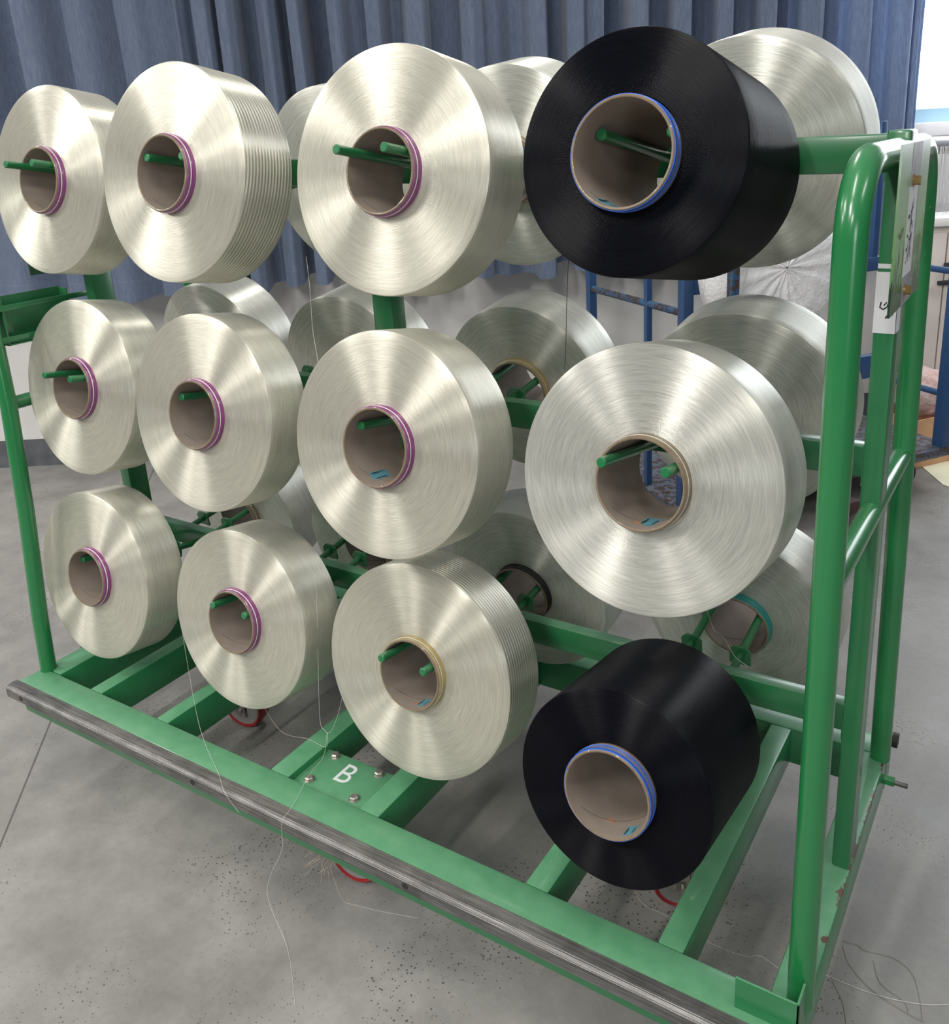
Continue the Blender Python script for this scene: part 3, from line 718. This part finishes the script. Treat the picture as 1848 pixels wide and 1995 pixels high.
thread([(.734, -.3, .737), (.722, -.3, .595), (.721, -.33, .358), (.741, -.34, .327), (.76, -.34, .33), (.794, -.34, .396), (.861, -.36, .552)], 'white thread sagging in a loop left of the ochre banded bobbin', g1)
thread([(.47, -.3, .33), (.542, -.3, .232), (.673, -.331, .2722), (.73, -.332, .2722), (.705, -.300, .280), (.738, -.351, .262), (.765, -.427, .274), (.787, -.480, .2725), (.805, -.525, .2745), (.811, -.551, .2745), (.809, -.5562, .262), (.806, -.5565, .235), (.798, -.5575, .190), (.733, -.560, .05), (.841, -.615, .001), (.946, -.702, .001)], 'long white thread running over the letter B plate and down to the floor', g1)
thread([(1.478, .1, .60), (1.494, .1, .558), (1.548, 0, .606), (1.585, -.045, .600), (1.614, -.055, .592)], 'white thread curling over the teal banded bobbin', g1)
thread([(1.511, .2, 1.318), (1.503, .2, 1.285), (1.501, .2, 1.249)], 'short white thread end hanging below the top right far side bobbin', g1)
thread([(1.426, .2, 1.32), (1.421, .2, 1.266), (1.413, .2, 1.234)], 'short white thread end hanging right of the black thread', g1)
thread([(1.404, -.123, .001), (1.438, -.147, .001), (1.493, -.151, .001), (1.589, -.17, .001), (1.662, -.166, .001), (1.688, -.151, .001), (1.727, -.16, .001)], 'white thread on the floor seen through the right opening of the base', g2)
M_tan = simple('tan_thread', (.26, .235, .19), .6)
gls = ['pale stray thread on the floor reaching furthest right, beside the right end of the cart', 'dark stray thread curving diagonally over the floor beside the right end of the cart', 'tan stray thread making the widest bow on the floor right of the cart', 'tan stray thread inside the widest bow on the floor right of the cart', 'short tan thread running down to the photo edge right of the cart foot']
for gl, (pts, mm) in zip(gls, (([(1.80, -.131, .001), (1.897, -.128, .001), (1.974, -.108, .001), (2.023, -.082, .001)], M_wthr), ([(1.823, -.045, .001), (1.846, -.086, .001), (1.896, -.122, .001), (1.961, -.139, .001), (1.988, -.141, .001)], M_tan),
            ([(1.820, -.035, .001), (1.85, -.03, .001), (1.864, -.036, .001), (1.916, -.027, .001), (1.952, -.045, .001), (1.972, -.091, .001), (1.985, -.143, .001)], M_tan), ([(1.883, -.052, .001), (1.905, -.098, .001), (1.949, -.116, .001), (1.961, -.139, .001)], M_tan),
            ([(1.824, -.138, .001), (1.85, -.173, .001), (1.867, -.217, .001)], M_tan))):
    thread(pts, gl, g2, mm, .0005)
thread([(.846, -.47, .07), (.866, -.462, .001), (.947, -.442, .001), (1.009, -.423, .001), (1.032, -.415, .001)], 'white thread trailing on the floor from the front caster', g2)
# thread fluff wound round the front caster
bm = bmesh.new()
for k in range(30):
    a = random.uniform(0, 2 * PI); x = .782 + random.uniform(-.02, .03); y = -.420 + random.uniform(-.02, .02)
    p = Vector((x, y, random.uniform(.04, .10))); q = p + Vector((random.uniform(-.03, .03), random.uniform(-.035, .0), random.uniform(-.035, -.01)))
    add_sweep(bm, [p, (p + q) / 2 + Vector((0, -.006, .004)), q], .0004, 4)
fz = finish('thread_fluff', bm, simple('tan_fluff', (.50, .42, .33), .8)); tag(fz, 'tuft of tan thread fluff caught on the front caster', 'fluff', kind='stuff')

# ------------------------------------------------------------------ blue cart behind
BCL = Vector((.574, .819, 0)).normalized(); BCS = Vector((-.819, .574, 0))
BM_ = Matrix(((BCL.x, BCS.x, 0, .898), (BCL.y, BCS.y, 0, 1.493), (0, 0, 1, 0), (0, 0, 0, 1)))
bc = empty('platform_cart', (0, 0, 0), 'blue steel platform cart with chipped paint behind the green cart', 'cart')
bc.matrix_world = BM_
def bpost(x, y, z0, z1, s=.0175, mm=M_blue, nm='post'): return box(nm, (x - s, y - s, z0), (x + s, y + s, z1), mm, bc, bev=.003)
LEN = 1.33
box('platform', (-.03, -.03, .160), (LEN + .045, .73, .200), M_plank, bc, bev=.003)
bpost(0, 0, .2, 1.46, .021); bpost(0, .25, .2, 1.46, .0125); bpost(0, .7, .2, 1.46)
bpost(-.024, -.30, .2, 1.40, .015, M_blueR)
box('platform_extension', (-.05, -.33, .160), (.05, -.03, .200), M_plank, bc, bev=.003); tube('side_rail', [(-.024, -.30, 1.25), (-.0, 0, 1.25)], .012, M_blueR, bc, n=14); bpost(LEN, 0, .2, 1.46, .027); bpost(LEN, .7, .2, 1.46, .012)
bpost(.86, .003, 1.06, 1.565, .014)
box('top_beam', (0, -.012, 1.010), (1.05, .018, 1.065), M_blue, bc, bev=.003)
box('lower_beam', (0, -.012, .575), (1.05, .018, .67), M_blue, bc, bev=.003)
for x, z in ((0, .945), (LEN, .955), (0, .43), (LEN, .43)):
    tube('side_rail', [(x, 0, z), (x, .70, z)], .014, M_blueR if x == 0 else M_blue, bc, n=14)
for x in (.12, 1.2):
    for y in (.08, .62):
        e = bpy.data.objects.new('caster', None); C.objects.link(e); e.parent = bc; e.location = (x, y, 0)
        Mx = Matrix.Translation((0, 0, .065)) @ Matrix.Rotation(PI / 2, 4, 'X')
        lathe('wheel', [(.012, -.02), (.064, -.02), (.065, -.015), (.065, .015), (.064, .02), (.012, .02)], M_blk, e, n=32, mat4=Mx)
        bm = bmesh.new()
        for sg in (-1, 1): add_box(bm, (-.015, sg * .03 - .002, .05), (.015, sg * .03 + .002, .15))
        add_box(bm, (-.03, -.035, .148), (.03, .035, .1605)); finish('caster_fork', bm, M_steel, e)
# large worn roller lying below the platform edge
def world_of(l, s, z): return BM_ @ Vector((l, s, z))
rl = empty('roller', world_of(.62, -.22, .088), 'dark brown rubber roller standing on the floor behind the green cart', 'roller')
rl.rotation_euler = (PI / 2, 0, math.atan2(BCL.y, BCL.x))
lathe('tyre', [(.04, -.03), (.075, -.03), (.086, -.024), (.088, 0), (.086, .024), (.075, .03), (.04, .03)], simple('dark_brown_rubber', (.045, .022, .02), .5, 0, .3, 20), rl, n=48)
lathe('hub', [(.010, -.034), (.042, -.026), (.042, .026), (.010, .034)], simple('dusty_hub', (.10, .08, .08), .6), rl, n=32)
# wrapped bobbin hanging on the blue cart
m, nt, b = mat('white_plastic_film'); M_film = m
co = objco(nt); n1 = noise(nt, co, 7, 6, .7); n2 = noise(nt, co, 28, 4, .6)
b.inputs['Base Color'].default_value = (.90, .89, .90, 1); b.inputs['Roughness'].default_value = .4; b.inputs['Subsurface Weight'].default_value = .0
b.inputs['Coat Weight'].default_value = .3
bump(nt, math_n(nt, 'ADD', n1.outputs[0], math_n(nt, 'MULTIPLY', n2.outputs[0], .2)), .35, .05, b)
wb_ = empty('wrapped_bobbin', (1.151, 1.598, 1.114), 'large bobbin wrapped in crumpled white plastic film on the blue cart', 'bobbin')
wb_.rotation_euler = (PI / 2, 0, math.atan2(BCL.y, BCL.x))
bm = bmesh.new(); n_ = 72
profw = [(.004, .105), (.08, .100), (.16, .100), (.235, .090), (.270, .060), (.283, .0), (.272, -.06), (.235, -.085), (.12, -.09), (.004, -.09)]
add_lathe(bm, profw, n_, closed=False)
for v in bm.verts:
    a = math.atan2(v.co.y, v.co.x); r_ = math.hypot(v.co.x, v.co.y)
    k = .004 * math.sin(a * 9 + r_ * 30) + .003 * math.sin(a * 17 + 2)
    v.co.z += k * (1 if r_ < .25 else .4)
    if v.co.x < 0: v.co.x *= .90
bmesh.ops.recalc_face_normals(bm, faces=bm.faces)
finish('plastic_wrap', bm, M_film, wb_, smooth=True, ang=80)
tube('cardboard_tube', [(0, 0, -.14), (0, 0, .04)], .055, M_tube, wb_, n=24)
bm = bmesh.new()
pts = [Vector((-.24, -.06, .085)), Vector((-.14, -.24, .09)), Vector((-.20, -.36, .06)), Vector((-.26, -.30, .05)), Vector((-.27, -.12, .06))]
# loose skirt of the bag
gridv = []
for i in range(7):
    gridv.append([bm.verts.new((-.29 + .035 * i, -.10 - .03 * j - .006 * math.sin(i * 2 + j), .05 + .02 * math.sin(i * 1.7 + j * .8))) for j in range(8)])
for i in range(6):
    for j in range(7): bm.faces.new((gridv[i][j], gridv[i + 1][j], gridv[i + 1][j + 1], gridv[i][j + 1]))
bmesh.ops.solidify(bm, geom=bm.faces[:], thickness=.002)
finish('bag_flap', bm, M_film, wb_, smooth=True, ang=80)
# cardboard box with a pinkish plastic bag on the platform
cb = empty('cardboard_box', (0, 0, 0), 'open brown cardboard box on the floor past the far end of the blue cart', 'box')
cb.matrix_world = BM_ @ Matrix.Translation((1.56, .34, 0))
bm = bmesh.new()
for lo_, hi_ in (((-.15, -.13, 0), (.15, -.126, .24)), ((-.15, .126, 0), (.15, .13, .24)), ((-.15, -.13, 0), (-.146, .13, .24)), ((.146, -.13, 0), (.15, .13, .24)), ((-.15, -.13, 0), (.15, .13, .004))): add_box(bm, lo_, hi_)
finish('box_body', bm, M_card, cb)
m, nt, b = mat('pink_film'); M_pink = m
co = objco(nt); n1 = noise(nt, co, 9, 6, .7)
L(nt, ramp(nt, n1.outputs[0], [(.35, (.62, .36, .32)), (.6, (.80, .66, .64))]).outputs[0], b.inputs['Base Color']); b.inputs['Roughness'].default_value = .25
bump(nt, noise(nt, co, 18, 6, .7).outputs[0], .9, .03, b)
pb = empty('plastic_bag', (0, 0, 0), 'crumpled pinkish clear plastic bag bulging out of the cardboard box', 'bag'); pb.matrix_world = BM_ @ Matrix.Translation((1.57, .34, .32))
bm = bmesh.new(); bmesh.ops.create_icosphere(bm, subdivisions=4, radius=1)
for v in bm.verts:
    k = 1 + .10 * math.sin(v.co.x * 7 + 1) * math.sin(v.co.y * 6) + .05 * math.sin(v.co.z * 13 + v.co.x * 9)
    v.co = Vector((v.co.x * .13 * k, v.co.y * .112 * k, v.co.z * .115 * k))
finish('film', bm, M_pink, pb, smooth=True, ang=80)

# ------------------------------------------------------------------ things at the right by the window
M_cab = simple('beige_cabinet_paint', (.62, .56, .52), .5, 0, .05, 5)
cab = empty('cabinet', (0, 0, 0), 'beige metal cabinet with black handles below the window', 'cabinet'); cab.matrix_world = WM @ Matrix.Translation((2.945, 1.85, 0))
box('cabinet_body', (0, .02, 0), (1.1, .235, 1.07), M_cab, cab, bev=.004)
box('cabinet_top', (-.01, -.01, 1.07), (1.12, .24, 1.112), simple('cabinet_top_white', (.80, .78, .76), .4), cab, bev=.006)
box('door', (.008, .0, .02), (.105, .02, 1.04), M_cab, cab, bev=.003)
d2_ = box('door', (.112, .0, .02), (1.09, .02, 1.04), M_cab, cab, bev=.003)
box('handle', (.098, -.02, .86), (.20, .0, .90), M_blk, cab, bev=.004); box('handle', (.075, -.02, .795), (.16, .0, .815), M_blk, cab, bev=.004)
rk = empty('yarn_rack', (0, 0, 0), 'grey horizontal roll with white yarn hanks hanging down, standing on the beige cabinet', 'rack'); rk.matrix_world = WM @ Matrix.Translation((2.955, 1.94, 0))
tube('roll', [(-.04, 0, 1.435), (.9, 0, 1.435)], .040, simple('grey_roll', (.33, .34, .36), .3, .4), rk, n=32)
for x in (.03, .85): box('stand', (x - .012, -.012, 1.112), (x + .012, .012, 1.42), M_steel, rk)
bm = bmesh.new()
for i in range(150):
    x = -.035 + .6 * i / 150 + random.uniform(-.004, .004); y = -.042 + random.uniform(-.004, .004); zb_ = random.uniform(1.17, 1.24)
    add_sweep(bm, [(x, y, 1.43), (x + .002 * math.sin(i), y - .004, 1.33), (x + random.uniform(-.012, .012), y, zb_)], .0013, 4)
tag(finish('yarn_hank', bm, simple('hank_white', (.62, .60, .60), .5), rk), kind='stuff')
bm = bmesh.new()
for i in range(60):
    c0 = Vector((random.uniform(-.03, .5), random.uniform(-.05, .03), random.uniform(1.115, 1.17))); rr_ = random.uniform(.008, .022); ph = random.uniform(0, 6)
    add_sweep(bm, [c0 + Vector((rr_ * math.cos(ph + k * .8), .01 * math.sin(k), rr_ * .8 * math.sin(ph + k * .8))) for k in range(7)], .0007, 4)
tag(finish('thread_tangle', bm, simple('tangle_grey', (.40, .36, .36), .6), rk), kind='stuff')
# sunlight on the floor, painted as a thin pale cream slab
m = simple('painted_sunlight', (.85, .83, .62), .7)
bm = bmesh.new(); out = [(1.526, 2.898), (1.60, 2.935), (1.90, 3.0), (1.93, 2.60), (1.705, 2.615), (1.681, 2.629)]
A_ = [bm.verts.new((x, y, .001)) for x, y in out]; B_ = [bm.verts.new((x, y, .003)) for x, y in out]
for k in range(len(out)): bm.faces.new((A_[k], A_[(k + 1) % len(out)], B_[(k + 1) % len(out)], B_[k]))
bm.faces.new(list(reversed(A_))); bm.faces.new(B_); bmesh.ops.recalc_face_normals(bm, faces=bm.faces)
sh = finish('sunlight_patch', bm, m); tag(sh, 'pale cream patch of painted sunlight on the floor at the right edge', 'sheet')
